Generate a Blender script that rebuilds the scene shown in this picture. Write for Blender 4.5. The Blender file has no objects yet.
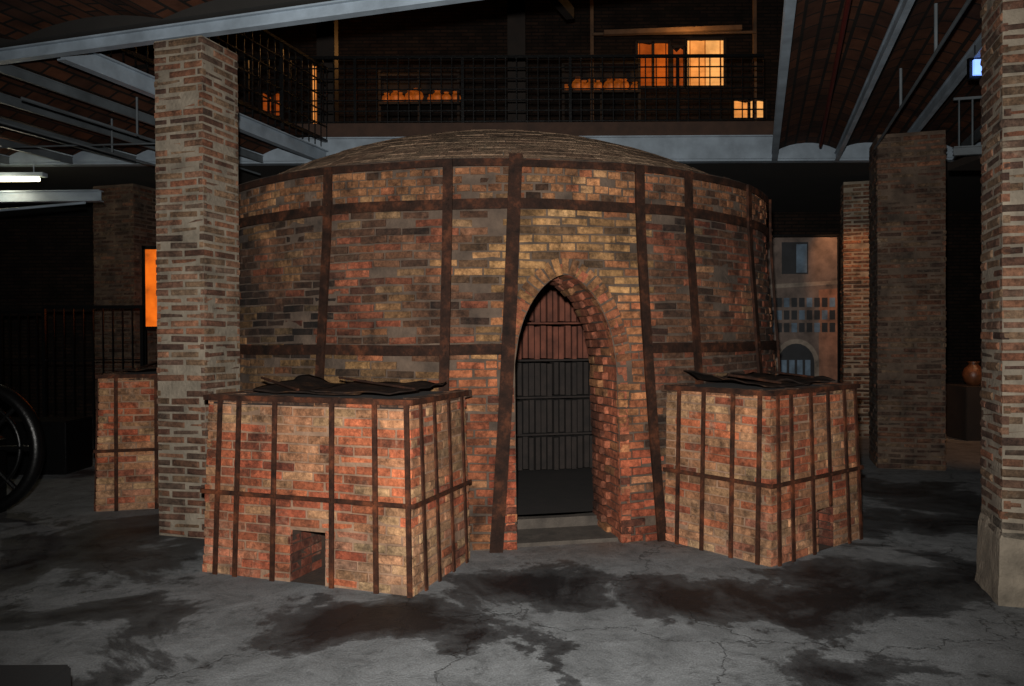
import bpy, bmesh, math, random
from mathutils import Vector, noise
random.seed(7)
R_=random.random
def ru(a,b): return a+(b-a)*R_()
scene=bpy.context.scene
COL=scene.collection
try: scene.view_settings.view_transform='Standard'
except Exception: pass

def lin(h,k=1.0):
    h=h.lstrip('#'); o=[]
    for i in (0,2,4):
        c=int(h[i:i+2],16)/255
        c=c/12.92 if c<=0.04045 else ((c+0.055)/1.055)**2.4
        o.append(min(c*k,1))
    return tuple(o)+(1,)
def mixc(a,b,t):
    t=max(0,min(1,t)); return tuple(a[i]*(1-t)+b[i]*t for i in range(3))+(1,)

# ---------------------------------------------------------------- materials
def newmat(name):
    m=bpy.data.materials.new(name); m.use_nodes=True
    nt=m.node_tree; b=nt.nodes['Principled BSDF']
    return m,nt,b
def N(nt,t,**kw):
    n=nt.nodes.new(t)
    for k,v in kw.items(): setattr(n,k,v)
    return n
def mrange(nt,src,a,b_,c,d):
    mr=N(nt,'ShaderNodeMapRange'); mr.inputs[1].default_value=a; mr.inputs[2].default_value=b_; mr.inputs[3].default_value=c; mr.inputs[4].default_value=d
    nt.links.new(src,mr.inputs[0]); return mr.outputs[0]
def tnoise(nt,tc,scale,detail=6,rough=.6,dist=0):
    n=N(nt,'ShaderNodeTexNoise'); n.inputs['Scale'].default_value=scale; n.inputs['Detail'].default_value=detail; n.inputs['Roughness'].default_value=rough; n.inputs['Distortion'].default_value=dist
    nt.links.new(tc.outputs['Object'],n.inputs['Vector']); return n
def simple(name,col,rough=0.6,metal=0.0,var=0.35,scale=8,bump=0.15,bscale=40,emit=None,estr=0):
    m,nt,b=newmat(name)
    tc=N(nt,'ShaderNodeTexCoord'); no=tnoise(nt,tc,scale)
    f=mrange(nt,no.outputs['Fac'],.3,.7,1-var,1+var*.6)
    mx=N(nt,'ShaderNodeVectorMath',operation='SCALE'); mx.inputs[0].default_value=col[:3]
    nt.links.new(f,mx.inputs['Scale']); nt.links.new(mx.outputs[0],b.inputs['Base Color'])
    b.inputs['Roughness'].default_value=rough; b.inputs['Metallic'].default_value=metal
    n2=tnoise(nt,tc,bscale,4)
    bp=N(nt,'ShaderNodeBump'); bp.inputs['Strength'].default_value=bump; bp.inputs['Distance'].default_value=.02
    nt.links.new(n2.outputs['Fac'],bp.inputs['Height']); nt.links.new(bp.outputs[0],b.inputs['Normal'])
    if emit:
        em=N(nt,'ShaderNodeVectorMath',operation='SCALE'); em.inputs[0].default_value=emit[:3]
        nt.links.new(f,em.inputs['Scale']); nt.links.new(em.outputs[0],b.inputs['Emission Color'])
        b.inputs['Emission Strength'].default_value=estr
    return m
def rust(name,c0,c1,c2):
    m,nt,b=newmat(name); tc=N(nt,'ShaderNodeTexCoord')
    no=tnoise(nt,tc,7,8,.7); r=N(nt,'ShaderNodeValToRGB'); cr=r.color_ramp
    cr.elements[0].position=.34; cr.elements[0].color=lin(c0); cr.elements[1].position=.70; cr.elements[1].color=lin(c2)
    e=cr.elements.new(.52); e.color=lin(c1)
    nt.links.new(no.outputs['Fac'],r.inputs[0]); nt.links.new(r.outputs[0],b.inputs['Base Color'])
    b.inputs['Roughness'].default_value=.8; b.inputs['Metallic'].default_value=0; b.inputs['Specular IOR Level'].default_value=.12
    n2=tnoise(nt,tc,60,5); bp=N(nt,'ShaderNodeBump'); bp.inputs['Strength'].default_value=.5; bp.inputs['Distance'].default_value=.02
    nt.links.new(n2.outputs['Fac'],bp.inputs['Height']); nt.links.new(bp.outputs[0],b.inputs['Normal'])
    return m
def attr_brick(name,bump=.6,smear='#7d6a55',sm_lo=.56,soot=.35,sootcol=None):
    m,nt,b=newmat(name)
    at=N(nt,'ShaderNodeAttribute'); at.attribute_name='Col'
    tc=N(nt,'ShaderNodeTexCoord')
    f1=mrange(nt,tnoise(nt,tc,24,8,.78).outputs['Fac'],.34,.66,.4,1.45)
    f2=mrange(nt,tnoise(nt,tc,1.3,9,.72,.6).outputs['Fac'],.38,.6,soot,1.15)
    f3=mrange(nt,tnoise(nt,tc,5,9,.78).outputs['Fac'],.37,.5,.35,1.0)
    def mul(a,c):
        n=N(nt,'ShaderNodeMath',operation='MULTIPLY'); nt.links.new(a,n.inputs[0]); nt.links.new(c,n.inputs[1]); return n.outputs[0]
    sm=mrange(nt,tnoise(nt,tc,4.3,9,.78,1.0).outputs['Fac'],sm_lo,sm_lo+.14,0,.75)
    mixn=N(nt,'ShaderNodeMix',data_type='RGBA'); nt.links.new(sm,mixn.inputs['Factor']); nt.links.new(at.outputs['Color'],mixn.inputs['A']); mixn.inputs['B'].default_value=lin(smear)
    mx=N(nt,'ShaderNodeVectorMath',operation='SCALE'); nt.links.new(mixn.outputs['Result'],mx.inputs[0]); nt.links.new(mul(mul(f1,f2),f3),mx.inputs['Scale'])
    nt.links.new(mx.outputs[0],b.inputs['Base Color']); b.inputs['Roughness'].default_value=.8
    b.inputs['Specular IOR Level'].default_value=.3
    n2=tnoise(nt,tc,34,8,.75)
    bp=N(nt,'ShaderNodeBump'); bp.inputs['Strength'].default_value=bump; bp.inputs['Distance'].default_value=.035
    nt.links.new(n2.outputs['Fac'],bp.inputs['Height']); nt.links.new(bp.outputs[0],b.inputs['Normal'])
    return m
def tex_brick(name,c1,c2,cm,bw=.28,rh=.07,ms=.012,bump=.6,estr=0):
    m,nt,b=newmat(name)
    uv=N(nt,'ShaderNodeUVMap')
    bt=N(nt,'ShaderNodeTexBrick'); bt.inputs['Scale'].default_value=1; bt.inputs['Brick Width'].default_value=bw; bt.inputs['Row Height'].default_value=rh
    bt.inputs['Mortar Size'].default_value=ms; bt.inputs['Color1'].default_value=c1; bt.inputs['Color2'].default_value=c2; bt.inputs['Mortar'].default_value=cm
    tc=N(nt,'ShaderNodeTexCoord')
    no=tnoise(nt,tc,3 if not estr else 2,7)
    if estr: nt.links.new(tc.outputs['Object'],bt.inputs['Vector'])
    else: nt.links.new(uv.outputs[0],bt.inputs['Vector'])
    f=mrange(nt,no.outputs['Fac'],.3,.7,.4,1.3)
    mx=N(nt,'ShaderNodeVectorMath',operation='SCALE'); nt.links.new(bt.outputs['Color'],mx.inputs[0]); nt.links.new(f,mx.inputs['Scale'])
    nt.links.new(mx.outputs[0],b.inputs['Base Color']); b.inputs['Roughness'].default_value=.9; b.inputs['Specular IOR Level'].default_value=.2
    if estr: nt.links.new(mx.outputs[0],b.inputs['Emission Color']); b.inputs['Emission Strength'].default_value=estr
    bp=N(nt,'ShaderNodeBump',invert=True); bp.inputs['Strength'].default_value=bump; bp.inputs['Distance'].default_value=.02
    nt.links.new(bt.outputs['Fac'],bp.inputs['Height']); nt.links.new(bp.outputs[0],b.inputs['Normal'])
    return m

M_BR=attr_brick('kiln_brick',smear='#6f5c48',soot=.26,bump=.75)
M_BRF=attr_brick('firebox_brick',smear='#a08670',sm_lo=.54,soot=.5,bump=.75)
M_BRP=attr_brick('pillar_brick',smear='#7c7060',sm_lo=.56,soot=.55)
M_BRD=attr_brick('dome_brick',smear='#7c6b56',sm_lo=.5,soot=.6)
M_MORT=simple('kiln_mortar',lin('#4e4035'),.95,var=.65,scale=5,bump=.6)
M_MORTP=simple('pillar_mortar',lin('#7c7264'),.95,var=.5,scale=5,bump=.6)
M_MORTB=simple('firebox_mortar',lin('#866a55'),.95,var=.55,scale=5,bump=.6)
M_HOLE=simple('sooty_firebrick',lin('#3c2b20'),.95,var=.6,scale=9,bump=.6)
M_IRON=rust('rusty_iron','#17100d','#2b1b14','#54301f')
M_IRON2=rust('rust_strap','#1c1310','#3a2319','#6a3a24')
M_SHEET=rust('crumpled_sheet_iron','#12100e','#241b17','#46301f')
M_BLACK=simple('black_painted_steel',lin('#0c0c0d'),.35,.3,var=.2)
M_STEEL=simple('grey_painted_steel',lin('#8794a0'),.5,.0,var=.35,scale=3,bump=.05)
M_STEELD=simple('dusty_steel',lin('#565d62'),.6,.1,var=.4,scale=3,bump=.05)
M_DARKW=simple('dark_timber',lin('#20160f'),.8,0,var=.4,scale=5)
M_PLAST=simple('dark_plaster',lin('#1d1b19'),.95,0,var=.3,scale=2)
M_SOOT=simple('soot_brick_lining',lin('#1c1512'),.95,0,var=.5,scale=7,bump=.5)
M_VAULT=tex_brick('vault_brick',lin('#52301f'),lin('#33211a'),lin('#1b1714'),.28,.14,.014)
M_WALLB=tex_brick('wall_brick',lin('#2e211a'),lin('#1e1713'),lin('#151210'),.28,.07,.012)
M_TERRA=simple('terracotta_tile',lin('#6a3b2b'),.85,0,var=.5,scale=6)
M_GREYT=simple('sooty_tile',lin('#241c18'),.85,0,var=.5,scale=8)
M_SILL=simple('stone_sill',lin('#4a433c'),.9,0,var=.5,scale=6,bump=.4)
M_ORANGE=tex_brick('orange_glow_brick',lin('#c8601c'),lin('#8a3a10'),lin('#5a260c'),.26,.09,.012,.2,estr=.6)  # emission in the brick colour stands in for lamp light on gallery walls
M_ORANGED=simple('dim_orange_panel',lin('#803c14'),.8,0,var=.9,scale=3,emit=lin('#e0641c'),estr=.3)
M_ORHOT=tex_brick('warm_glow_brick',lin('#ffb868'),lin('#f08a38'),lin('#a05820'),.3,.1,.012,.2,estr=.85)
M_FLUO=simple('fluorescent_tube',lin('#fff6d0'),.5,0,var=.1,emit=lin('#fff0c0'),estr=9)
M_BLUE=simple('cool_lamp_glass',lin('#c0d8ff'),.5,0,var=.1,emit=lin('#6f9cff'),estr=1.6)

# ---------------------------------------------------------------- mesh helpers
def empty(name,loc=(0,0,0)):
    e=bpy.data.objects.new(name,None); e.location=loc; e.empty_display_size=.2; COL.objects.link(e); return e
def mk(name,verts,faces,mat,parent=None,cols=None,uvs=None,smooth=False):
    me=bpy.data.meshes.new(name); me.from_pydata([tuple(v) for v in verts],[],faces); me.update()
    if cols:
        a=me.color_attributes.new('Col','FLOAT_COLOR','POINT')
        flat=[]; [flat.extend(c) for c in cols]
        a.data.foreach_set('color',flat)
    if uvs:
        l=me.uv_layers.new(name='UVMap'); flat=[]
        for f in uvs:
            for u in f: flat.extend(u)
        l.data.foreach_set('uv',flat)
    for m in (mat if isinstance(mat,list) else [mat]): me.materials.append(m)
    if smooth: me.polygons.foreach_set('use_smooth',[True]*len(me.polygons))
    ob=bpy.data.objects.new(name,me); COL.objects.link(ob)
    if parent: ob.parent=parent
    return ob
class MB:
    def __init__(s): s.v=[];s.f=[];s.c=[]
    def brick(s,c,u,v,n,w,h,d,col,ins=.006):
        """c = centre of front face; u,v in face, n outward; depth d behind"""
        b=len(s.v)
        for (a,bb) in ((-1,-1),(1,-1),(1,1),(-1,1)):
            s.v.append(c-n*d+u*(a*w/2)+v*(bb*h/2)); s.c.append(col)
        for (a,bb) in ((-1,-1),(1,-1),(1,1),(-1,1)):
            s.v.append(c-n*ins+u*(a*w/2)+v*(bb*h/2)); s.c.append(col)
        for (a,bb) in ((-1,-1),(1,-1),(1,1),(-1,1)):
            s.v.append(c-n*ru(0,.005)+u*(a*(w/2-ins*ru(.6,2.4)))+v*(bb*(h/2-ins*ru(.6,2.0)))); s.c.append(col)
        for k in range(4):
            k2=(k+1)%4
            s.f.append((b+k,b+k2,b+4+k2,b+4+k)); s.f.append((b+4+k,b+4+k2,b+8+k2,b+8+k))
        s.f.append((b+8,b+9,b+10,b+11))
    def box(s,c,u,v,n,w,h,d):
        b=len(s.v)
        for k in (-1,1):
            for (a,bb) in ((-1,-1),(1,-1),(1,1),(-1,1)):
                s.v.append(c+u*(a*w/2)+v*(bb*h/2)+n*(k*d/2))
        s.f+= [(b,b+3,b+2,b+1),(b+4,b+5,b+6,b+7)]
        for k in range(4):
            k2=(k+1)%4; s.f.append((b+k,b+k2,b+4+k2,b+4+k))
    def bar(s,p0,p1,w,h,up=Vector((0,0,1))):
        p0=Vector(p0);p1=Vector(p1); d=(p1-p0); L=d.length; d.normalize()
        if abs(d.dot(up))>.98: up=Vector((0,1,0))
        r=d.cross(up).normalized(); up2=r.cross(d).normalized()
        s.box((p0+p1)/2,r,up2,d,w,h,L)
    def tube(s,p0,p1,r,seg=10):
        p0=Vector(p0);p1=Vector(p1); d=(p1-p0).normalized()
        up=Vector((0,0,1)) if abs(d.z)<.9 else Vector((0,1,0))
        a=d.cross(up).normalized(); b2=a.cross(d)
        b=len(s.v)
        for p in (p0,p1):
            for i in range(seg):
                t=2*math.pi*i/seg; s.v.append(p+a*(r*math.cos(t))+b2*(r*math.sin(t)))
        for i in range(seg):
            j=(i+1)%seg; s.f.append((b+i,b+j,b+seg+j,b+seg+i))
        s.f.append(tuple(b+i for i in range(seg))[::-1]); s.f.append(tuple(b+seg+i for i in range(seg)))
    def ibeam(s,p0,p1,h,w,t=.014):
        p0=Vector(p0);p1=Vector(p1)   # p = bottom centre
        z=Vector((0,0,1))
        s.bar(p0+z*t/2,p1+z*t/2,w,t); s.bar(p0+z*(h-t/2),p1+z*(h-t/2),w,t); s.bar(p0+z*h/2,p1+z*h/2,t,h-2*t)
    def make(s,name,mat,parent=None,smooth=False):
        return mk(name,s.v,s.f,mat,parent,s.c if s.c else None,None,smooth)
Z=Vector((0,0,1)); XX=Vector((1,0,0)); YY=Vector((0,1,0))
def wbox(name,x0,x1,y0,y1,z0,z1,mat,parent=None):
    P=[(x0,y0,z0),(x1,y0,z0),(x1,y1,z0),(x0,y1,z0),(x0,y0,z1),(x1,y0,z1),(x1,y1,z1),(x0,y1,z1)]
    F=[(0,3,2,1),(4,5,6,7),(0,1,5,4),(1,2,6,5),(2,3,7,6),(3,0,4,7)]
    U=[]
    for i,f in enumerate(F):
        if i<2: U.append([(P[k][0],P[k][1]) for k in f])
        elif i in (2,4): U.append([(P[k][0],P[k][2]) for k in f])
        else: U.append([(P[k][1],P[k][2]) for k in f])
    return mk(name,P,F,mat,parent,None,U)

# building grid is turned 17 deg from the view axis
ca,sa=math.cos(math.radians(17)),math.sin(math.radians(17))
L_=Vector((ca,-sa,0)); D_=Vector((sa,ca,0))
def G(s,t,z=0): return L_*s+D_*t+Z*z

# ---------------------------------------------------------------- KILN
C=Vector((-.19,8.99,0)); HK=2.95
def RK(z): return 3.08-.17*min(z,2.5)/2.5
def rad(th): return Vector((math.sin(th),-math.cos(th),0))
def tan_(th): return Vector((math.cos(th),math.sin(th),0))
def KP(th,z,off=0): return C+rad(th)*(RK(z)+off)+Z*z
THD=math.radians(11.8); HW=.405; ZS=1.30; ZA=2.06
def archw(z,e=0):
    w=HW+e
    if z<=ZS: return w
    q=(z-ZS)/(ZA-ZS+e)
    if q>=1: return 0
    return w*(1-q*q)**.58
def archz(d,e=0):
    q=abs(d)/(HW+e)
    if q>=1: return ZS
    return ZS+(ZA-ZS+e)*math.sqrt(max(0,1-q**(1/.58)))
kiln=empty('brick_kiln',(0,0,0))
c_och=lin('#ab8252');c_red=lin('#a5553a');c_brn=lin('#825940');c_drk=lin('#372922');c_yel=lin('#b8956a')
def kcol(th,z):
    d=math.degrees(th); n=noise.noise(Vector((th*3.5,z*1.4,1.3))); n2=noise.noise(Vector((th*8,z*4,7.3)))
    r=R_()
    door=1 if 1.5<d<25.5 else 0
    mul=1.0
    if door:
        if z>1.95: base=mixc(c_och,c_brn,.25+.5*max(0,n+.2)); mul=1.05
        elif z<1.5: base=mixc(c_red,c_och,.12+n+(z-1)*.3)
        else: base=mixc(c_och,c_red,.5)
    elif d>=25.5:
        base=mixc(c_brn,c_drk,.4+n*1.5)
        if n2>.1: base=mixc(base,c_red,.4)
        mul=.85
    elif d>-6.5:
        base=mixc(c_brn,c_drk,.35+n*1.5)
        if z<1.4: base=mixc(c_red,c_och,.4+.5*n)
        elif n2>.12: base=mixc(base,c_och,.5)
    else:
        base=mixc(c_brn,c_drk,.45+n*1.6)
        if 1.5<z<2.2 and n>-.15 and d>-26: base=mixc(c_red,c_brn,.45)
        if n2>.22: base=mixc(base,c_och,.4)
        if z<1.4: base=mixc(base,c_och,.3)
        mul=.9
    if z>2.64: base=mixc(c_brn,c_och,.55 if door or d<-10 else .3); base=mixc(base,c_red,.25)
    if r<.16: base=mixc(base,c_drk,.75)
    elif r<.22: base=mixc(base,c_yel,.4)
    elif r<.32: base=mixc(base,c_red,.5)
    k=ru(.68,1.22)*mul
    return (base[0]*k,base[1]*k,base[2]*k,1)
wall=MB(); ch=.064; nc=int(2.9/ch)
for i in range(nc+1):
    z=(i+.5)*ch
    r=RK(z); head=(z>2.64)
    bl=.12 if head else .225
    n=int(2*math.pi*r/bl); off=(i%2)*.5+ru(-.12,.12)
    for k in range(n):
        a0=(k+off)/n*2*math.pi-math.pi; a1=a0+2*math.pi/n
        d0=((a0-THD+math.pi)%(2*math.pi)-math.pi)*r; d1=d0+(a1-a0)*r
        hw=archw(z,.13 if z>ZS-.1 else 0)
        segs=[(d0,d1)]
        if hw>0 and d1>-hw and d0<hw:
            segs=[]
            if d0<-hw: segs.append((d0,-hw))
            if d1>hw: segs.append((hw,d1))
        for (e0,e1) in segs:
            if e1-e0<.035: continue
            thc=THD+(e0+e1)/2/r; wd=(e1-e0)-.013+ru(-.012,.006)
            o=ru(-.009,.009)
            if R_()<.08: o-=.016
            if z<.35: o+=ru(-.012,.004)
            u=(tan_(thc)+Z*ru(-.04,.04)).normalized()
            wall.brick(KP(thc,z,o)+Z*ru(-.004,.004)+Z*.008*math.sin(thc*9+i*.3),u,Z,(rad(thc)+tan_(thc)*ru(-.03,.03)).normalized(),wd,ch-.012+ru(-.005,.003),.05,kcol(((thc+math.pi)%(2*math.pi))-math.pi,z),.006)
def outline(e,step):
    pts=[]; M=400
    for i in range(M+1):
        t=math.pi*i/M
        d=-(HW+e)*math.cos(t); 
        pts.append((d,archz(d,e)))
    out=[pts[0]];acc=0
    for i in range(1,len(pts)):
        acc+=math.hypot(pts[i][0]-pts[i-1][0],pts[i][1]-pts[i-1][1])
        if acc>=step: out.append(pts[i]);acc=0
    return out
o1=outline(.068,.066)
for i in range(1,len(o1)-1):
    (d,z)=o1[i]; tx=o1[i+1][0]-o1[i-1][0]; tz=o1[i+1][1]-o1[i-1][1]; l=math.hypot(tx,tz); tx/=l;tz/=l
    th=THD+d/RK(z); T=tan_(th)
    u=(T*tx+Z*tz); nrm=rad(th); v=nrm.cross(u)
    cc=mixc(c_och,c_brn,R_()*.8); cc=mixc(cc,c_red,.55 if z<1.85 else .2); kk=ru(.65,1.05); cc=tuple(x*kk for x in cc[:3])+(1,)
    wall.brick(KP(th,z,ru(-.008,.005)),u,v,nrm,.055,.13+ru(-.015,.004),.1,cc)
wall.make('brickwork',M_BR,kiln)
V=[];F=[]
def shell_col(a0,a1,z0f,z1,off):
    b=len(V); nz=6
    for a in (a0,a1):
        zb=z0f(a)
        for j in range(nz+1):
            z=zb+(z1-zb)*j/nz; V.append(KP(a,z,off))
    for j in range(nz): F.append((b+j,b+nz+1+j,b+nz+2+j,b+j+1))
dth=HW/3.0
def z0door(a):
    return archz((a-THD)*2.98)+.0
n=26
for i in range(n): 
    a0=THD-dth+2*dth*i/n; a1=THD-dth+2*dth*(i+1)/n
    shell_col(a0,a1,lambda a:z0door(a),HK,-.013)
n=110
for i in range(n):
    a0=THD+dth+(2*math.pi-2*dth)*i/n; a1=THD+dth+(2*math.pi-2*dth)*(i+1)/n
    shell_col(a0,a1,lambda a:0,HK,-.013)
mk('mortar_body',V,F,M_MORT,kiln,smooth=True)
# doorway reveal
AX=rad(THD); TX=tan_(THD); TD=.62
rev=MB()
arc=outline(0,.068); full_pts=[(-HW,.034+.068*k) for k in range(int(ZS/.068))]+arc+[(HW,ZS-.034-.068*k) for k in range(int(ZS/.068))]
for i,(d,z) in enumerate(full_pts):
    if i==0: tx,tz=0,1
    elif i==len(full_pts)-1: tx,tz=0,-1
    else:
        tx=full_pts[i+1][0]-full_pts[i-1][0]; tz=full_pts[i+1][1]-full_pts[i-1][1]
    l=math.hypot(tx,tz); tx/=l; tz/=l
    nx,nz=tz,-tx            # toward opening
    u=TX*tx+Z*tz; nn=TX*nx+Z*nz
    a_start=math.sqrt(max(0,RK(z)**2-d*d))-.004
    lens=[.13,.25,.24] if i%2 else [.25,.24,.13]
    a=a_start-ru(0,.015)
    for Ln in lens:
        if a_start-a<TD:
            q=(a_start-a)/TD
            cen=C+AX*(a-Ln/2)+TX*d+Z*z+nn*(ru(-.008,.006)+(.035 if q>.35 else 0))
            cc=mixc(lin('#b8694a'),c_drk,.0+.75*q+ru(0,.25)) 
            if R_()<.2: cc=mixc(cc,c_och,.4)
            rev.brick(cen,AX,u,nn,Ln-.012,.057,.08,cc)
        a-=Ln
rev.make('doorway_reveal_bricks',M_BR,kiln)
V=[];F=[]
P2=[(-HW-.015,0),(-HW-.015,ZS)]+[(d*1.03,z+.012) for d,z in arc]+[(HW+.015,ZS),(HW+.015,0)]
for (d,z) in P2:
    a=math.sqrt(RK(z)**2-d*d)-.02
    V.append(C+AX*a+TX*d+Z*z); V.append(C+AX*(a-.66)+TX*d+Z*z)
for i in range(len(P2)-1): F.append((2*i,2*i+1,2*i+3,2*i+2))
mk('doorway_mortar',V,F,M_MORT,kiln)
# inner chamber lining
V=[];F=[]; n=72; ri=2.44
def adiff(a): return abs((a-THD+math.pi)%(2*math.pi)-math.pi)
for i in range(n+1):
    a=THD+2*math.pi*i/n
    V+= [C+rad(a)*ri,C+rad(a)*ri+Z*2.12,C+rad(a)*ri+Z*2.9]
for i in range(n):
    b=3*i
    dmid=adiff(THD+2*math.pi*(i+.5)/n)*ri
    if dmid>HW: F.append((b,b+3,b+4,b+1))
    F.append((b+1,b+4,b+5,b+2))
mk('chamber_lining',V,F,M_SOOT,kiln)
mb=MB(); V=[C+Z*.11];F=[]
for i in range(49):
    a=2*math.pi*i/48; V.append(C+rad(a)*2.46+Z*.11)
for i in range(48): F.append((0,i+1,i+2))
mk('chamber_floor',V,F,M_SOOT,kiln)
mb.box(C+AX*2.46+Z*.055,TX,Z,AX,HW*2+.04,.11,.16); 
mb.box(C+AX*2.74+Z*.015,TX,Z,AX,HW*2,.03,.45)
mb.make('door_sill',M_SILL,kiln)
for row in range(6):
    t=MB(); z0=.14+row*.40
    for k in range(30):
        x=-.98+k*.068
        t.box(C+AX*(.35+ru(-.02,.02))+TX*x+Z*(z0+.18+ru(-.01,.01)),TX,Z,AX,.05+ru(-.006,.006),.35,.2)
    t.box(C+AX*.35+Z*(z0+.385),TX,Z,AX,2.08,.018,.24)
    t.make('stacked_tiles_%d'%(row+1),M_TERRA if row>2 else M_GREYT,kiln)
# dome
dome=MB(); Rs=2.83; hd=.81; Rsph=(Rs*Rs+hd*hd)/(2*hd); zc=HK-.03+hd-Rsph; phm=math.asin(Rs/Rsph)
nr=int(phm*Rsph/.105)
for i in range(nr):
    ph=phm*(1-(i+.5)/nr); r=Rsph*math.sin(ph); z=zc+Rsph*math.cos(ph)
    nb=max(6,int(2*math.pi*r/.25)); of=R_()
    for k in range(nb):
        a=(k+of)/nb*2*math.pi
        nrm=rad(a)*math.sin(ph)+Z*math.cos(ph); T=tan_(a); v=nrm.cross(T)
        g=mixc(lin('#96826c'),lin('#705e4e'),R_()); g=mixc(g,c_brn,.3)
        dome.brick(C+rad(a)*r+Z*z+nrm*ru(-.003,.004),T,v,nrm,2*math.pi*r/nb-.008,.098,.04,g,.003)
dome.make('dome_bricks',M_BRD,kiln)
V=[];F=[];nr=16;ns=72
for i in range(nr+1):
    ph=phm*i/nr*1.012; r=(Rsph-.010)*math.sin(ph); z=zc+(Rsph-.010)*math.cos(ph)
    for k in range(ns): V.append(C+rad(2*math.pi*k/ns)*r+Z*z)
for i in range(nr):
    for k in range(ns):
        k2=(k+1)%ns; F.append((i*ns+k,i*ns+k2,(i+1)*ns+k2,(i+1)*ns+k))
mk('dome_mortar',V,F,M_MORTP,kiln,smooth=True)
V=[];F=[]
for k in range(96):
    a=2*math.pi*k/96
    V+= [C+rad(a)*2.93+Z*(HK-.01),C+rad(a)*2.76+Z*(HK+.0)]
for k in range(96):
    k2=(k+1)%96; F.append((2*k,2*k2,2*k2+1,2*k+1))
mk('wall_top_ring',V,F,M_MORT,kiln)
def hoop(name,z,h,a0,a1,off=.012,th=.014):
    V=[];F=[];n=max(8,int(abs(a1-a0)*28))
    for i in range(n+1):
        a=a0+(a1-a0)*i/n; r=RK(z)+off
        wob=.004*math.sin(a*13+z*5)
        V.extend([C+rad(a)*r+Z*(z-h/2+wob),C+rad(a)*(r+th)+Z*(z-h/2+wob),C+rad(a)*(r+th)+Z*(z+h/2+wob),C+rad(a)*r+Z*(z+h/2+wob)])
    for i in range(n):
        b=4*i
        for k in range(4):
            k2=(k+1)%4; F.append((b+k,b+4+k,b+4+k2,b+k2))
    F.append((0,1,2,3)); F.append((4*n+3,4*n+2,4*n+1,4*n))
    mk(name,V,F,M_IRON,kiln)
rd=math.radians
hoop('hoop_top',2.905,.055,rd(-180),rd(180))
hoop('hoop_upper',2.595,.078,rd(-180),rd(180))
hoop('hoop_lower',1.49,.08,rd(25),rd(363))
def vstrap(name,aT,aB,z0,z1,w=.085,off=.026,bow=0):
    V=[];F=[];n=10
    for i in range(n+1):
        t=i/n; z=z0+(z1-z0)*t; a=aB+(aT-aB)*t+bow*math.sin(math.pi*t)
        p=KP(a,z,off); T=tan_(a); q=rad(a)
        V.extend([p-T*w/2,p-T*w/2+q*.022,p+T*w/2+q*.022,p+T*w/2])
    for i in range(n):
        b=4*i
        for k in range(4):
            k2=(k+1)%4; F.append((b+k,b+k2,b+4+k2,b+4+k))
    F.append((0,3,2,1)); F.append((4*n,4*n+1,4*n+2,4*n+3))
    mk(name,V,F,M_IRON,kiln)
ST=[(-52,-53),(-25.2,-26.3),(-5.6,-6.4),(33.7,34.6),(51.8,53)]
for i,a in enumerate(range(70,300,18)): ST.append((a,a))
for i,(a,b) in enumerate(ST): vstrap('strap_%d'%(i+1),rd(a),rd(b),.02,2.93,.074)
vstrap('door_strap_left',rd(4.4),rd(1.2),0.0,2.97,.10,bow=rd(.25))
vstrap('door_strap_right',rd(24.0),rd(25.6),0.0,2.93,.08,bow=rd(-.3))
mb=MB()
for (a,b) in ST:
    for z in (2.6,1.49):
        aa=rd(b+(a-b)*z/2.9)
        for dz in (-.03,.03):
            p=KP(aa,z+dz,.045); mb.tube(p,p+rad(aa)*.014,.012,8)
mb.make('rivets',M_IRON,kiln)

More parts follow.
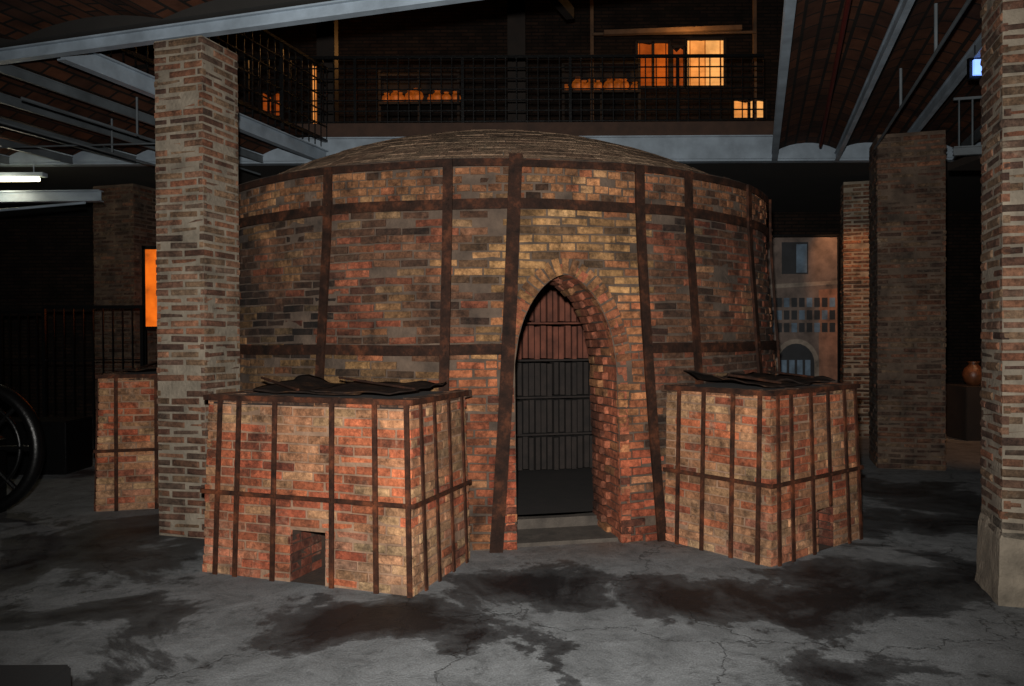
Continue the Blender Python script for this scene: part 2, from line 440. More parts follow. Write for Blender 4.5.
# ---------------------------------------------------------------- FIREBOXES
c_org2=lin('#bc6c47'); c_red2=lin('#a8553b'); c_yel2=lin('#b0916a')
def fcol(z,n):
    base=mixc(c_org2,c_red2,R_())
    r=R_()
    if r<.14: base=mixc(base,c_yel2,.65)
    elif r<.26: base=mixc(base,c_drk,.45)
    if n>.2: base=mixc(base,c_yel2,.5)
    if z<.35: base=mixc(base,lin('#a8937a'),.4*R_())
    k=ru(.75,1.2); return (base[0]*k,base[1]*k,base[2]*k,1)
def firebox(cx,cy,thd,w,depth,fstr,lstr,rstr,hole,ochre_l=0,H=1.2):
    th=rd(thd); O=rad(th); T=tan_(th)
    e=empty('kiln_firebox',(cx,cy,0))
    m=MB(); nc=20; fl=.035
    def half(z): return w/2+fl*(1-z/H)
    def front(z): return fl*(1-z/H)
    hx0,hx1,hh=hole
    for i in range(nc):
        z=(i+.5)*H/nc; hs=half(z); fo=front(z)
        faces=[(T,O,-hs,hs,fo,'f'),(-O,T,-fo,depth,hs,'r'),(O,-T,-depth,fo,hs,'l')]
        for (u,n,x0,x1,o,tag) in faces:
            x=x0-(.12 if i%2 else 0)-ru(0,.04)
            while x<x1-.01:
                step=.24+ru(-.02,.02)
                a=max(x,x0); b=min(x+step-.006,x1); x+=step
                segs=[(a,b)]
                if tag=='f' and z<hh:
                    segs=[]
                    if a<hx0: segs.append((a,min(b,hx0)))
                    if b>hx1: segs.append((max(a,hx1),b))
                for (a2,b2) in segs:
                    if b2-a2<.03: continue
                    c=u*((a2+b2)/2)+n*(o+ru(-.008,.008))+Z*(z+ru(-.003,.003))
                    uu=(u+Z*ru(-.03,.03)).normalized()
                    nn=noise.noise(Vector((a2*1.6+cx,z*2.2,ord(tag))))
                    col=fcol(z,nn)
                    if tag=='l' and R_()<.45: col=mixc(col,c_yel2,.5)
                    if tag=='r' and R_()<.4: col=mixc(col,c_yel2,.5)
                    if tag=='f' and b2>x1-.22 and R_()<.5: col=mixc(col,c_yel2,.5)
                    if tag=='f' and ochre_l and R_()<ochre_l: col=mixc(col,c_yel2,.5)
                    m.brick(c,uu,Z,n,b2-a2-.008,H/nc-.009+ru(-.004,.002),.045,col,.005)
    m.make('brickwork',M_BRF,e)
    c=MB(); g=.011
    def V3(x,y,z): return T*x+O*y+Z*z
    def quad(q,a,b,cc,d): 
        k=len(q.v); q.v+= [a,b,cc,d]; q.f.append((k,k+1,k+2,k+3))
    def fy(z): return front(z)-g
    def hx(z): return half(z)-g
    z1=H-.01
    for (x0f,x1f,za,zb) in ((lambda z:-hx(z),lambda z:hx0,0,hh),(lambda z:hx1,lambda z:hx(z),0,hh),(lambda z:-hx(z),lambda z:hx(z),hh,z1)):
        quad(c,V3(x0f(za),fy(za),za),V3(x1f(za),fy(za),za),V3(x1f(zb),fy(zb),zb),V3(x0f(zb),fy(zb),zb))
    for sgn in (-1,1):
        quad(c,V3(sgn*hx(0),fy(0),0),V3(sgn*hx(0),-depth,0),V3(sgn*hx(z1),-depth,z1),V3(sgn*hx(z1),fy(z1),z1))
    c.make('mortar_core',M_MORTB,e)
    q=MB(); dp=.5
    for x in (hx0,hx1): quad(q,V3(x,fy(0)-.02,0),V3(x,fy(0)-dp,0),V3(x,fy(0)-dp,hh),V3(x,fy(hh)-.02,hh))
    quad(q,V3(hx0,fy(hh),hh),V3(hx1,fy(hh),hh),V3(hx1,fy(0)-dp,hh),V3(hx0,fy(0)-dp,hh))
    quad(q,V3(hx0,fy(0)-dp,0),V3(hx1,fy(0)-dp,0),V3(hx1,fy(0)-dp,hh),V3(hx0,fy(0)-dp,hh))
    quad(q,V3(hx0,fy(0),.003),V3(hx1,fy(0),.003),V3(hx1,fy(0)-dp,.003),V3(hx0,fy(0)-dp,.003))
    q.make('ash_hole_lining',M_HOLE,e)
    jb=MB()
    for i in range(int(hh/.06)):
        z=.03+.06*i
        for sg,x in ((1,hx0),(-1,hx1)):
            for yy in (.06,.18,.30):
                jb.brick(V3(x+sg*ru(.002,.012),fy(0)-yy,z),O,Z,T*sg,.112,.052,.02,mixc(c_red2,c_drk,ru(.35,.85)),.004)
    jb.make('ash_hole_jamb_bricks',M_BRF,e)
    s=MB(); sp=V3
    for fx in fstr:
        x=-w/2+fx*w; k=1+2*fl/w
        a=sp(x*k,front(0)+.012,.0); b=sp(x,front(H)+.012,H)
        if hx0-.02<x<hx1+.02: a=sp(x,front(hh)+.012,hh)
        s.bar(a,b,.034,.012,O)
    for fx in lstr:
        s.bar(sp(-half(0)-.012,-fx*depth,0),sp(-half(H)-.012,-fx*depth,H),.032,.012,T)
    for fx in rstr:
        s.bar(sp(half(0)+.012,-fx*depth,0),sp(half(H)+.012,-fx*depth,H),.032,.012,T)
    for (zz,hgt) in ((.555,.028),(H-.012,.034)):
        hh_=half(zz)+.018; ff=front(zz)+.018
        s.bar(sp(-hh_,ff,zz),sp(hh_,ff,zz),.010,hgt); 
        for sg in (-1,1): s.bar(sp(sg*hh_,ff,zz),sp(sg*hh_,-depth,zz),.010,hgt)
    for fx in fstr:
        x=-w/2+fx*w; p=sp(x,front(.555)+.022,.555); s.tube(p,p+O*.012,.010,8)
    s.make('iron_straps',M_IRON2,e)
    t=MB()
    x=-w/2+.01
    while x<w/2-.03:
        col=mixc(c_brn,c_drk,ru(.3,.8)); wd=min(.12,w/2-x)
        t.brick(sp(x+wd/2,-.06,H+.004+ru(-.004,.004)),T,O,Z,wd-.008,.125,.05,col,.004); x+=.12
    y=.13
    while y<depth:
        for sg in (-1,1):
            col=mixc(c_brn,c_drk,ru(.3,.8))
            t.brick(sp(sg*(w/2-.06),-y-.06,H+.004+ru(-.004,.004)),O,T,Z,.112,.125,.05,col,.004)
        y+=.12
    t.make('rim_bricks',M_BRF,e)
    def sheet(nm,xa,xb,ya,yb,lift,seed,curl):
        V=[];F=[];nx,ny=26,14
        for j in range(ny+1):
            for i in range(nx+1):
                u_=i/nx; v_=j/ny
                rag=.03*noise.noise(Vector((u_*6,v_*6,seed)))
                x=xa+(xb-xa)*u_+rag; y=ya+(yb-ya)*v_+rag
                nz=noise.noise(Vector((x*3.0+seed,y*3.5,seed)))
                z=H+lift+.015+.025*abs(nz)+.05*v_*(.5+.5*noise.noise(Vector((u_*3+seed,0,3))))
                z+=curl*max(0,1-u_*3.5)*v_+.035*max(0,abs(2*u_-1)-.8)*5*abs(noise.noise(Vector((v_*4,seed,1))))
                V.append(sp(x,-y,z))
        for j in range(ny):
            for i in range(nx):
                b=j*(nx+1)+i; F.append((b,b+1,b+nx+2,b+nx+1))
        ob=mk(nm,V,F,M_SHEET,e,smooth=True); sm=ob.modifiers.new('th','SOLIDIFY'); sm.thickness=.008
    sheet('cover_sheet_a',-w*.34,w*.18,.16,depth-.02,.0,cx+3,.06)
    sheet('cover_sheet_b',-w*.02,w*.42,.12,depth-.05,.015,cx+9,.0)
    base=MB(); base.box(V3(0,-depth/2,H-.03),T,O,Z,w-.1,depth,.05); base.make('top_fill',M_SOOT,e)
    t=MB()
    t.tube(sp(-w*.42,-.42,H+.10),sp(-w*.12,-.2,H+.035),.010,8)
    t.tube(sp(w*.0,-.42,H+.11),sp(w*.42,-.3,H+.05),.008,8)
    t.make('cover_bars',M_IRON,e)
    return e
firebox(-1.35,5.18,-20,1.54,.86,[.075,.175,.36,.64,.84,.985],[.2,.5,.8],[.13,.36,.62,.88],(-.10,.165,.34))
firebox(2.23,5.87,39,1.17,.92,[.06,.2,.42,.62,.82,.96],[.08,.32,.6,.85],[.2,.5,.8],(-.02,.2,.32),ochre_l=.35)
firebox(-3.98,8.02,-75,1.4,.98,[.08,.3,.55,.8,.96],[.2,.5,.8],[.15,.5,.85],(-.1,.12,.3),H=1.25)

# ---------------------------------------------------------------- PILLARS
def pillar(s0,t0,side,H,name='brick_pillar',dark=1.0,plinth=True,step=.062):
    c0=G(s0,t0); e=empty(name,c0); m=MB()
    h=side/2; nc=int(H/step)
    cols=[lin('#80503a'),lin('#8e5f46'),lin('#6b4738'),lin('#80644c'),lin('#553c32')]
    for i in range(nc):
        z=(i+.5)*step
        for q,(u,n) in enumerate(((L_,-D_),(D_,L_),(-L_,D_),(-D_,-L_))):
            odd=(i+q)%2; x=-h-(.14 if odd else 0)
            while x<h-.01:
                a=max(x,-h); b=min(x+.27,h); x+=.28
                if b-a<.03: continue
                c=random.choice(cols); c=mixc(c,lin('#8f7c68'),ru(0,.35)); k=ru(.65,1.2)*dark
                if plinth and z<.5: c=mixc(c,lin('#7d766a'),.75)
                cen=u*((a+b)/2)+n*(h+ru(-.009,.007))+Z*z
                m.brick(cen,(u+Z*ru(-.03,.03)).normalized(),Z,n,b-a-.014+ru(-.01,.004),step-.017+ru(-.004,.004),.045,tuple(x_*k for x_ in c[:3])+(1,),.009)
    m.make('bricks',M_BRP,e)
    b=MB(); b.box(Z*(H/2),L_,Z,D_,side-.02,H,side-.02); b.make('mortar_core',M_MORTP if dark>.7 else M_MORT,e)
    if plinth:
        V=[];F=[]
        hh=.44; k=side/2+.004
        for j in range(9):
            for q in range(24):
                f=q//6; g=(q%6)/6
                cs=[(-1,-1),(1,-1),(1,1),(-1,1)]
                a_=cs[f]; b_=cs[(f+1)%4]; x=a_[0]+(b_[0]-a_[0])*g; y=a_[1]+(b_[1]-a_[1])*g
                rr=k+.014*(1-j/8)+.008*noise.noise(Vector((x*2,y*2,j*.6+s0)))
                zz=hh*j/8 if j<8 else hh+.08*noise.noise(Vector((x*2,y*2,s0)))
                if j==8: rr=side/2-.012
                V.append(L_*x*rr+D_*y*rr+Z*zz)
        for j in range(8):
            for q in range(24):
                q2=(q+1)%24; F.append((j*24+q,j*24+q2,(j+1)*24+q2,(j+1)*24+q))
        mk('worn_render_base',V,F,M_MORTP,e)
    return e
PS=.47
nl=Vector((-2.42,6.30,0)); s_=nl.dot(L_); t_=nl.dot(D_)
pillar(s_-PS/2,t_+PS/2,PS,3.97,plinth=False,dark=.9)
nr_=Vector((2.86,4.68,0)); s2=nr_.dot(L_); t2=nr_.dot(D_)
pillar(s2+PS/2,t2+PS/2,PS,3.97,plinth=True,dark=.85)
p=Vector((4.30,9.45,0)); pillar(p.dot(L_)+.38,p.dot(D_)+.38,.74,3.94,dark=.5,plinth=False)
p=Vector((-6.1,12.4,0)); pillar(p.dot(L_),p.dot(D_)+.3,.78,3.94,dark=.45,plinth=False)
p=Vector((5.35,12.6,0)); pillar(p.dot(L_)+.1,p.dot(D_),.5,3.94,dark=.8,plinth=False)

# ---------------------------------------------------------------- FLOOR
m,nt,b=newmat('worn_concrete')
tc=N(nt,'ShaderNodeTexCoord')
def math_(op,a,b_=None,clamp=False):
    n=N(nt,'ShaderNodeMath',operation=op); n.use_clamp=clamp
    for i,x in enumerate((a,b_)):
        if x is None: continue
        if isinstance(x,(int,float)): n.inputs[i].default_value=x
        else: nt.links.new(x,n.inputs[i])
    return n.outputs[0]
n1=tnoise(nt,tc,.9,12,.66,.6)
wn=tnoise(nt,tc,1.5,9,.68)
wsub=N(nt,'ShaderNodeVectorMath',operation='SUBTRACT'); nt.links.new(wn.outputs['Color'],wsub.inputs[0]); wsub.inputs[1].default_value=(.5,.5,.5)
wsc=N(nt,'ShaderNodeVectorMath',operation='SCALE'); nt.links.new(wsub.outputs[0],wsc.inputs[0]); wsc.inputs['Scale'].default_value=1.6
wad=N(nt,'ShaderNodeVectorMath',operation='ADD'); nt.links.new(wsc.outputs[0],wad.inputs[0]); nt.links.new(tc.outputs['Object'],wad.inputs[1])
field=None
for (x,y,rx,ry,k) in ((-.75,4.45,1.0,.34,.24),(.2,3.85,.13,.35,.2),(1.6,4.85,2.0,.50,.24),(-3.6,6.0,2.2,.9,.19),(.35,5.15,1.1,.38,.2),(2.9,5.2,1.2,.6,.18),(-2.6,4.6,1.3,.35,.16),(3.9,7.2,1.6,1.6,.16),(2.2,3.9,.8,.16,.14)):
    s1=N(nt,'ShaderNodeVectorMath',operation='SUBTRACT'); nt.links.new(wad.outputs[0],s1.inputs[0]); s1.inputs[1].default_value=(x,y,0)
    s3=N(nt,'ShaderNodeVectorMath',operation='MULTIPLY'); nt.links.new(s1.outputs[0],s3.inputs[0]); s3.inputs[1].default_value=(1/rx,1/ry,0)
    ln=N(nt,'ShaderNodeVectorMath',operation='LENGTH'); nt.links.new(s3.outputs[0],ln.inputs[0])
    o=mrange(nt,ln.outputs['Value'],.3,1.5,k,0)
    field=o if field is None else math_('MAXIMUM',field,o)
st=math_('ADD',n1.outputs['Fac'],field)
sr=math_('ADD',mrange(nt,st,.575,.615,0,.72),mrange(nt,st,.64,.75,0,.28))
n2=tnoise(nt,tc,3.2,11,.76,.5); n3=tnoise(nt,tc,95,3,.6)
lc=mrange(nt,n2.outputs['Fac'],.34,.66,.62,1.3)
spk=mrange(nt,n3.outputs['Fac'],.3,.7,.7,1.25)
blot=mrange(nt,tnoise(nt,tc,9,9,.75).outputs['Fac'],.34,.46,.55,1)
mixn=N(nt,'ShaderNodeMix',data_type='RGBA'); mixn.inputs['A'].default_value=lin('#717476'); mixn.inputs['B'].default_value=lin('#1b1c1e')
nt.links.new(sr,mixn.inputs['Factor'])
dist=N(nt,'ShaderNodeVectorMath',operation='DISTANCE'); nt.links.new(tc.outputs['Object'],dist.inputs[0]); dist.inputs[1].default_value=(-.19,8.99,0)
dust=math_('MULTIPLY',mrange(nt,dist.outputs['Value'],3.1,3.6,.8,0),mrange(nt,n1.outputs['Fac'],.35,.6,.2,1))
mix2=N(nt,'ShaderNodeMix',data_type='RGBA'); nt.links.new(dust,mix2.inputs['Factor']); nt.links.new(mixn.outputs['Result'],mix2.inputs['A']); mix2.inputs['B'].default_value=lin('#6a5446')
vs=N(nt,'ShaderNodeVectorMath',operation='SCALE'); nt.links.new(mix2.outputs['Result'],vs.inputs[0])
nt.links.new(math_('MULTIPLY',math_('MULTIPLY',lc,spk),blot),vs.inputs['Scale'])
vo=N(nt,'ShaderNodeTexVoronoi',feature='DISTANCE_TO_EDGE'); vo.inputs['Scale'].default_value=.6
nd=tnoise(nt,tc,1.8,6,.6)
va=N(nt,'ShaderNodeVectorMath',operation='ADD'); nt.links.new(tc.outputs['Object'],va.inputs[0])
vsc=N(nt,'ShaderNodeVectorMath',operation='SCALE'); nt.links.new(nd.outputs['Color'],vsc.inputs[0]); vsc.inputs['Scale'].default_value=.9
nt.links.new(vsc.outputs[0],va.inputs[1]); nt.links.new(va.outputs[0],vo.inputs['Vector'])
crk=mrange(nt,vo.outputs['Distance'],.0,.007,.4,1)
vs2=N(nt,'ShaderNodeVectorMath',operation='SCALE'); nt.links.new(vs.outputs[0],vs2.inputs[0]); nt.links.new(crk,vs2.inputs['Scale'])
nt.links.new(vs2.outputs[0],b.inputs['Base Color'])
nt.links.new(mrange(nt,sr,0,1,.75,.5),b.inputs['Roughness'])
b.inputs['Specular IOR Level'].default_value=.3
bp=N(nt,'ShaderNodeBump'); bp.inputs['Strength'].default_value=.6; bp.inputs['Distance'].default_value=.025
hsum=math_('ADD',math_('MULTIPLY',n2.outputs['Fac'],1.0),math_('MULTIPLY',n3.outputs['Fac'],.25))
nt.links.new(math_('ADD',hsum,math_('MULTIPLY',crk,.5)),bp.inputs['Height']); nt.links.new(bp.outputs[0],b.inputs['Normal'])
M_FLOOR=m
wbox('floor',-13,10,-3,16,-.2,0,M_FLOOR)

# ---------------------------------------------------------------- SHELL
wbox('wall_back',-13,10,16,16.3,0,9,M_WALLB)
wbox('wall_left',-13.3,-13,-3,16.3,0,9,M_WALLB)
wbox('wall_right',10,10.3,-3,16.3,0,9,M_WALLB)
wbox('wall_front',-13,10,-3.3,-3,0,9,M_PLAST)
wbox('ceiling',-13,10,-3,16,9,9.2,M_DARKW)

def vaults(name,spans,t0,tf,z=4.05,rise=.13):
    V=[];F=[];U=[];K=8
    for (s0,s1) in spans:
        b0=len(V); t1=tf((s0+s1)/2)
        for j,t in enumerate((t0,t1)):
            for k in range(K+1):
                q=k/K; V.append(G(s0+(s1-s0)*q,t,z+rise*(1-(2*q-1)**2)))
        for k in range(K):
            F.append((b0+k,b0+k+1,b0+K+2+k,b0+K+1+k))
            w=(s1-s0)/K
            U.append([(t0,k*w),(t0,(k+1)*w),(t1,(k+1)*w),(t1,k*w)])
        b=len(V)
        V+= [G(s0,t0,z+.22),G(s1,t0,z+.22),G(s1,t1,z+.22),G(s0,t1,z+.22)]; F.append((b,b+1,b+2,b+3)); U.append([(0,0),(1,0),(1,1),(0,1)])
    return mk(name,V,F,M_VAULT,None,None,U)
tfas=lambda s:(11.1+.292*s)/.956
sp1=[(-5.7-.84*(i+1),-5.7-.84*i) for i in range(7)]
sp2=[(.24,1.06),(1.06,1.82)]+[(1.82+.8*i,1.82+.8*(i+1)) for i in range(5)]
vaults('ceiling_vault',sp2,5.5,tfas,z=4.12,rise=.12)
vaults('ceiling_vault',sp1,5.5,tfas,z=4.12,rise=.12)
vaults('ceiling_vault',[(-9+1.5*i,-9+1.5*(i+1)) for i in range(10)],-2.2,lambda s:5.28,z=4.12,rise=.1)
e=empty('steel_beam',(0,0,0))
m=MB(); m.ibeam(G(-9.5,5.37,3.985),G(6,5.37,3.985),.11,.08); m.make('painted_joist',M_STEEL,e)
m=MB(); m.bar(G(-9.5,5.39,4.24),G(6,5.39,4.24),.22,.26); m.make('edge_masonry',M_PLAST,e)
for s in (.24,1.06,1.82): 
    m=MB(); w=.05 if s!=.24 else .075; m.ibeam(G(s,5.46,3.97),G(s,tfas(s),3.97),.13,w); m.make('steel_joist',M_STEEL)
for i in range(5):
    s=2.62+.8*i; m=MB(); m.ibeam(G(s,5.46,3.99),G(s,tfas(s),3.99),.12,.045); m.make('steel_joist',M_STEELD)
m=MB(); m.ibeam(G(-5.7,5.46,3.98),G(-5.7,tfas(-5.7),3.98),.18,.09); m.make('steel_beam',M_STEEL)
for i in range(6):
    s=-6.54-.84*i; m=MB(); m.ibeam(G(s,5.46,4.0),G(s,tfas(s),4.0),.1,.03); m.make('steel_joist',M_STEELD)
m=MB()
for (s,t) in ((-6.3,7),(-6.3,8.4),(-7.2,7.6),(-7.2,9)):
    m.tube(G(s,t,3.75),G(s,t,4.15),.012,8)
m.tube(G(-6.3,5.6,3.75),G(-6.3,9.2,3.75),.012,8); m.tube(G(-7.2,5.6,3.75),G(-7.2,9.2,3.75),.012,8)
m.tube(G(-9,7.2,3.85),G(-5.8,7.9,3.85),.01,8)
m.make('hanging_conduit',M_STEELD)
m=MB()
for (s,t) in ((1.35,7),(1.35,8.6)): m.tube(G(s,t,3.8),G(s,t,4.18),.014,8)
m.tube(G(1.35,5.6,3.8),G(1.35,10.4,3.8),.014,8)
m.make('hanging_conduit',M_STEELD)
m=MB(); m.tube(G(.62,5.8,3.98),G(.78,10.9,3.98),.02,8); m.make('red_fire_pipe',simple('red_paint',lin('#4a1510'),.5,var=.3))
e=empty('mezzanine_floor',(0,0,0))
wbox('slab',-13,10,11.28,16,4.02,4.36,M_PLAST,e)
m=MB(); m.ibeam(Vector((-12.9,11.2,4.0)),Vector((9.9,11.2,4.0)),.36,.14,.02)
m.bar(Vector((-12.9,11.12,4.18)),Vector((9.9,11.12,4.18)),.012,.3); m.make('fascia_beam',M_STEEL,e)
m=MB(); m.bar(Vector((-12.9,11.24,4.47)),Vector((9.9,11.24,4.47)),.06,.2); m.make('kerb_board',simple('brown_timber',lin('#3d281c'),.8,0,var=.4,scale=5),e)

def railing(name,p0,p1,z0,z1,sp=.13,extra=(),th=.014):
    p0=Vector(p0);p1=Vector(p1); m=MB(); L=(p1-p0).length; n=int(L/sp)
    for i in range(n+1):
        p=p0+(p1-p0)*i/n; big=(i%10==0)
        m.bar(p+Z*z0,p+Z*z1,.04 if big else th,.04 if big else th)
    for z in [z1,z0+.1]: m.bar(p0+Z*z,p1+Z*z,.045,.04)
    for z in extra: m.bar(p0+Z*z,p1+Z*z,.02,.016)
    return m.make(name,M_BLACK)
railing('mezzanine_railing',(-5.2,11.26,0),(3.55,11.26,0),4.37,5.5,sp=.15,extra=(4.6,4.75,4.9,5.05,5.2,5.35))
railing('mezzanine_railing',G(-5.7,5.7),G(-5.7,9.9),4.2,5.3,sp=.15,extra=(4.5,4.7,4.9,5.1))
railing('iron_fence',(-6.2,10.6,0),(-4.9,10.6,0),0,2.0,sp=.12,extra=(1.3,))
railing('iron_fence',(-8.2,10.9,0),(-6.35,10.9,0),0,1.95,sp=.12,extra=(1.3,))

# upper gallery: self-glowing panels on the back wall stand in for lamp-lit exhibit rooms
def glow_panel(nm,x0,x1,z0,z1,mat,mull=1,rag=0,y=15.98):
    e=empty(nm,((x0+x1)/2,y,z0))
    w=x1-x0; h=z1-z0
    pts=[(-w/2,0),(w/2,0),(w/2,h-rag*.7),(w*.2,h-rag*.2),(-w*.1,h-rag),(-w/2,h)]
    mk('glow_pane',[(x,-.03,z) for x,z in pts],[tuple(range(len(pts)))],mat,e)
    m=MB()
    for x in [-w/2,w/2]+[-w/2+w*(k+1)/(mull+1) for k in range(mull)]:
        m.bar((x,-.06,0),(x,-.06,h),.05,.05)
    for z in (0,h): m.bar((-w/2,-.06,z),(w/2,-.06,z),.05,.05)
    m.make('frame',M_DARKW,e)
glow_panel('glow_panel_1',3.48,4.25,6.5,7.45,M_ORHOT,0,.03)
glow_panel('glow_panel_2',2.5,3.15,6.5,7.4,M_ORANGE,1,.05)
glow_panel('glow_panel_3',4.4,5.05,5.86,6.25,M_ORHOT,1,.06)
glow_panel('glow_panel_4',3.2,3.45,6.5,7.3,M_ORANGED,0,.1)
glow_panel('glow_panel_5',-3.98,-3.74,5.5,7.0,M_ORHOT,0,.05)
glow_panel('glow_panel_6',-4.95,-4.5,5.95,6.45,M_ORANGED,1,.1)
def lathe(name,prof,loc,mat,n=32,parent=None):
    V=[];F=[]
    for (r,z) in prof:
        for k in range(n):
            a=2*math.pi*k/n; V.append((r*math.cos(a),r*math.sin(a),z))
    for i in range(len(prof)-1):
        for k in range(n):
            k2=(k+1)%n; F.append((i*n+k,i*n+k2,(i+1)*n+k2,(i+1)*n+k))
    ob=mk(name,V,F,mat,parent,smooth=True); ob.location=loc; return ob
jar=[(.0,0),(.08,0),(.14,.08),(.17,.2),(.14,.32),(.08,.38),(.07,.42),(.10,.45),(.085,.45),(.06,.41)]
M_LJ=simple('glow_pottery',lin('#b0602c'),.6,0,var=.8,scale=5,emit=lin('#e8741c'),estr=.2)  # emission put into the pottery imitates warm light falling on the jars
def shelf(x0,x1,z,y,n):
    e=empty('pottery_shelf',((x0+x1)/2,y,z)); w=x1-x0
    m=MB(); m.box(Vector((0,0,-.03)),XX,Z,YY,w,.05,.35); m.box(Vector((0,.16,.3)),XX,Z,YY,w,.7,.02)
    m.box(Vector((0,0,.5)),XX,Z,YY,w,.04,.35)
    for x in (-w/2,0,w/2): m.bar((x,-.1,-(z-4.37)),(x,-.1,.6),.05,.05)
    m.make('rack',M_DARKW,e)
    for i in range(n):
        k=ru(.3,.7); x=-w/2+w*(i+.5)/n+ru(-.05,.05)
        lathe('jar_%d'%(i+1),[(r*k*1.2,zz*k) for r,zz in jar],(x,ru(-.08,.08),0),M_LJ,14,e)
shelf(1.0,2.45,6.25,15.4,9)
shelf(-2.5,-1.0,6.05,15.4,9)
M_PT=simple('pale_timber',lin('#5a4330'),.8)
m=MB(); m.bar((1.7,14.6,7.08),(4.2,14.6,7.16),.1,.08); m.bar((4.5,14.8,4.37),(4.5,14.8,9.0),.06,.06); m.bar((1.5,14.8,4.37),(1.5,14.8,9.0),.06,.06); m.bar((1.5,14.7,7.1),(4.5,14.7,7.12),.04,.04)
m.make('timber_frame',M_PT)
m=MB()
for x in (-6,-3.1,.1,5.6): m.box(Vector((x,13.6,6.6)),XX,Z,YY,.3,4.46,.3)
m.make('gallery_posts',M_DARKW)
m=MB()
for k in range(6): m.bar((-9,12+.7*k,7.6+.12*k),(8,12+.7*k,7.6+.12*k),.1,.14)
m.bar(G(-2.9,6,6.0),G(-2.6,11.5,6.3),.12,.16)
m.make('roof_purlins',M_DARKW)

# ---------------------------------------------------------------- LEFT AREA
e=empty('fluorescent_lamp',(-6.75,10.75,3.72))
m=MB(); m.tube((-.5,0,0),(.42,0,0),.028,10); m.make('tube',M_FLUO,e)
m=MB(); m.bar((-.55,0,.06),(.5,0,.06),.12,.05); m.tube((-.35,0,.08),(-.35,0,.25),.008,6); m.tube((.35,0,.08),(.35,0,.25),.008,6); m.make('housing',M_STEEL,e)
m=MB(); m.ibeam((-11,10.95,3.42),(-5.5,10.75,3.42),.15,.12); m.make('steel_beam',M_STEEL)
m=MB(); m.tube((-9,9.9,2.95),(-5.0,9.4,3.18),.016,8); m.make('steel_tie_rod',M_STEEL)
e=empty('backlit_exhibit_panel',(-5.15,11.9,0))
mk('glowing_face',[(-.3,0,1.75),(.3,0,1.75),(.3,0,2.9),(-.3,0,2.9)],[(0,1,2,3)],simple('amber_panel',lin('#e06a14'),.6,0,var=.6,scale=3,emit=lin('#ff7414'),estr=.7),e)
m=MB()
for x in (-.32,.32): m.bar((x,.02,0),(x,.02,2.95),.05,.05)
for z in (1.73,2.93): m.bar((-.34,.02,z),(.34,.02,z),.05,.05)
m.make('panel_frame',M_BLACK,e)
e=empty('machine_flywheel',(-4.78,7.1,.62))
def torus(R,r,cx=0,cz=0,y=0,n=48,k=10,sy=1):
    V=[];F=[]
    for i in range(n):
        a=2*math.pi*i/n
        for j in range(k):
            b_=2*math.pi*j/k; q=R+r*math.cos(b_); V.append((cx+q*math.cos(a),y+r*sy*math.sin(b_),cz+q*math.sin(a)))
    for i in range(n):
        for j in range(k):
            i2=(i+1)%n;j2=(j+1)%k; F.append((i*k+j,i2*k+j,i2*k+j2,i*k+j2))
    return V,F
v,f=torus(.56,.055,sy=1.4); mk('rim',v,f,M_BLACK,e,smooth=True)
v,f=torus(.40,.02); mk('inner_ring',v,f,M_BLACK,e,smooth=True)
m=MB()
for i in range(8):
    a=math.pi*i/4; m.tube((.08*math.cos(a),0,.08*math.sin(a)),(.54*math.cos(a),0,.54*math.sin(a)),.022,8)
m.tube((0,-.12,0),(0,.3,0),.09,20); m.bar((0,.22,-.62),(0,.22,.05),.2,.12); m.make('spokes_and_hub',M_BLACK,e)
def plinth(name,x0,x1,y0,y1,h,mat=M_BLACK):
    me=bpy.data.meshes.new(name); bm=bmesh.new(); bmesh.ops.create_cube(bm,size=1)
    for vv in bm.verts: vv.co=Vector((vv.co.x*(x1-x0),vv.co.y*(y1-y0),h/2+vv.co.z*h))
    bmesh.ops.bevel(bm,geom=bm.edges[:],offset=.012,segments=2,affect='EDGES'); bm.to_mesh(me); bm.free()
    me.materials.append(mat); ob=bpy.data.objects.new(name,me); ob.location=((x0+x1)/2,(y0+y1)/2,0); COL.objects.link(ob); return ob
plinth('display_plinth',-2.9,-1.80,2.75,3.25,.27,simple('matt_black_board',lin('#08080a'),.95,0,var=.1))
plinth('display_plinth',-6.6,-5.2,9.3,9.9,.62)

# ---------------------------------------------------------------- RIGHT AREA
e=empty('kiln_photo_banner',(4.42,12.1,0))
def flat(nm,pts,y,mat): return mk(nm,[(x,y,z) for x,z in pts],[tuple(range(len(pts)))],mat,e)
def P(c,**k): return simple('print_'+c[1:],lin(c),.6,var=.7,scale=4,emit=lin(c),estr=.04,bump=0)  # slight emission brightens the print; the banner itself is no light source
pr0=P('#5e5048'); pr1=P('#566878'); pr2=P('#1a1c20'); pr3=P('#7c5642'); pr4=P('#7a6e62')
flat('print',[(-.56,.5),(.5,.5),(.5,3.05),(-.56,3.05)],0,pr0)
flat('print_cornice',[(-.56,2.28),(.5,2.34),(.5,2.40),(-.56,2.34)],-.004,pr4)
flat('print_upper_window',[(-.34,2.5),(.06,2.5),(.06,2.98),(-.34,2.98)],-.005,pr2)
for k in range(2): flat('print_upper_pane_%d'%k,[(-.32+.2*k,2.52),(-.16+.2*k,2.52),(-.16+.2*k,2.95),(-.32+.2*k,2.95)],-.007,pr1 if k else pr2)
flat('print_side',[(.22,.9),(.5,.9),(.5,2.28),(.22,2.26)],-.003,pr3)
for i in range(9):
    x=-.54+i*.115
    for k in range(3): flat('print_pane_%d_%d'%(i,k),[(x,1.62+k*.19),(x+.085,1.62+k*.19),(x+.085,1.76+k*.19),(x,1.76+k*.19)],-.006,pr2 if (i*2+k)%3 else pr1)
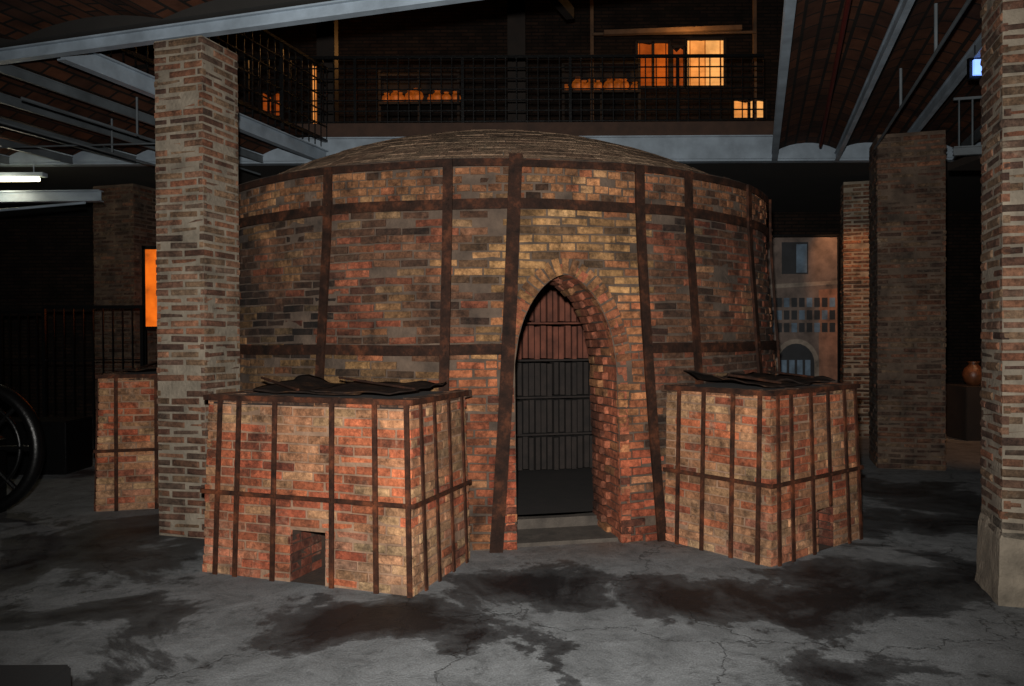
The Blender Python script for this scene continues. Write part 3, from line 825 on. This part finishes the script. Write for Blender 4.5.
flat('print_arch_ring',[(-.48,.5),(.22,.5)]+[(-.125+.345*math.cos(math.pi*i/12),1.15+.37*math.sin(math.pi*i/12)) for i in range(13)],-.0055,pr4)
flat('print_arch',[(-.4,.5),(.15,.5)]+[(-.125+.275*math.cos(math.pi*i/12),1.15+.30*math.sin(math.pi*i/12)) for i in range(13)],-.007,pr2)
for k in range(4): flat('print_gate_%d'%k,[(-.35+k*.12,.55),(-.27+k*.12,.55),(-.27+k*.12,1.2),(-.35+k*.12,1.2)],-.009,pr1)
m=MB()
for x in (-.58,.52): m.bar((x,.02,0),(x,.02,3.08),.03,.03)
m.bar((-.6,.02,3.08),(.54,.02,3.08),.03,.03); m.make('banner_stand',M_BLACK,e)
sc=G(s2+.30,t2-.02,1.92)
e=empty('orange_wall_sign',sc); m=MB()
m.box(Vector((0,0,0)),L_,Z,D_,.36,.56,.015); m.make('sign_board',simple('orange_paint',lin('#b4451c'),.5,var=.2),e)
m=MB()
for k in range(5): m.box(-D_*.01+Z*(-.18+.09*k),L_,Z,D_,.26,.02,.004)
m.box(-D_*.01-Z*.47,L_,Z,D_,.30,.34,.012)
m.make('sign_text_lines',M_DARKW,e)
plinth('display_plinth',6.7,8.0,11.8,12.5,.8,M_DARKW)
M_JAR=simple('glazed_terracotta',lin('#6a4028'),.4,0,var=.6)
lathe('terracotta_jar',[(r*.9,z*.8) for r,z in jar],(6.98,12.1,.802),M_JAR)
lathe('terracotta_jar',[(r*.8,z*.7) for r,z in jar],(7.35,12.1,.802),M_JAR)
lathe('terracotta_jar',[(r*.7,z*1.2) for r,z in jar],(7.65,12.2,.802),M_JAR)
e=empty('stair_landing',(0,0,0)); m=MB()
m.ibeam((4.55,8.25,3.42),(7.5,7.5,3.42),.09,.06); m.make('landing_beam',M_STEELD,e)
m=MB(); 
for i in range(18):
    p=Vector((4.6+i*.12,8.235-i*.031,3.5)); m.bar(p,p+Z*.5,.012,.012)
m.bar((4.55,8.25,4.0),(7.0,7.62,4.0),.025,.025); m.make('landing_railing',M_STEELD,e)
wbox('landing_floor',4.9,7.6,8.4,9.0,3.42,3.5,M_DARKW,e)
e=empty('cool_wall_lamp',(4.02,6.9,3.88)); m=MB(); m.box(Vector((0,0,0)),XX,Z,YY,.08,.13,.03); m.make('lens',M_BLUE,e)
m=MB(); m.box(Vector((0,.04,0)),XX,Z,YY,.13,.18,.04); m.tube((0,.04,.08),(0,.04,.25),.01,8); m.make('housing',M_BLACK,e)

# ---------------------------------------------------------------- LIGHTS
def light(kind,name,loc,power,col,**kw):
    l=bpy.data.lights.new(name,kind); l.energy=power; l.color=col
    for k,v in kw.items(): setattr(l,k,v)
    o=bpy.data.objects.new(name,l); o.location=loc; COL.objects.link(o); return o
def aim(o,tgt):
    o.rotation_euler=(Vector(tgt)-o.location).to_track_quat('-Z','Y').to_euler()
fl=light('SPOT','camera_flash',(-.05,0,1.84),2150,(1,.965,.91),spot_size=rd(98),spot_blend=1.0,shadow_soft_size=.04); aim(fl,(.1,8,1.9))
light('POINT','gallery_lamp',(3.2,14.2,6.9),26,(1,.5,.15),shadow_soft_size=.15)
light('POINT','gallery_lamp',(-2.5,14.2,6.6),16,(1,.45,.12),shadow_soft_size=.15)
l=light('SPOT','exhibit_spotlight',(4.6,11.2,3.7),100,(1,.45,.18),spot_size=rd(60),spot_blend=.6,shadow_soft_size=.05); aim(l,(5.35,12.4,2.2))
l=light('SPOT','exhibit_spotlight',(6.9,11.0,2.6),14,(1,.6,.32),spot_size=rd(60),spot_blend=.6,shadow_soft_size=.05); aim(l,(7.2,12.2,.9))
l=light('SPOT','exhibit_spotlight',(7.2,11.0,3.6),90,(1,.45,.2),spot_size=rd(60),spot_blend=.7,shadow_soft_size=.05); aim(l,(6.6,10.9,0))
light('POINT','left_lamp_glow',(-6.75,10.6,3.6),14,(1,.9,.65),shadow_soft_size=.2)

w=bpy.data.worlds.new('World'); scene.world=w; w.use_nodes=True
w.node_tree.nodes['Background'].inputs[0].default_value=(.02,.02,.025,1); w.node_tree.nodes['Background'].inputs[1].default_value=.3

cam=bpy.data.cameras.new('Camera'); co=bpy.data.objects.new('Camera',cam); COL.objects.link(co)
cam.sensor_width=36; cam.lens=28.125; cam.clip_start=.05
co.location=(0,0,1.6); co.rotation_euler=(rd(90-.57),rd(0.3),0)
scene.camera=co
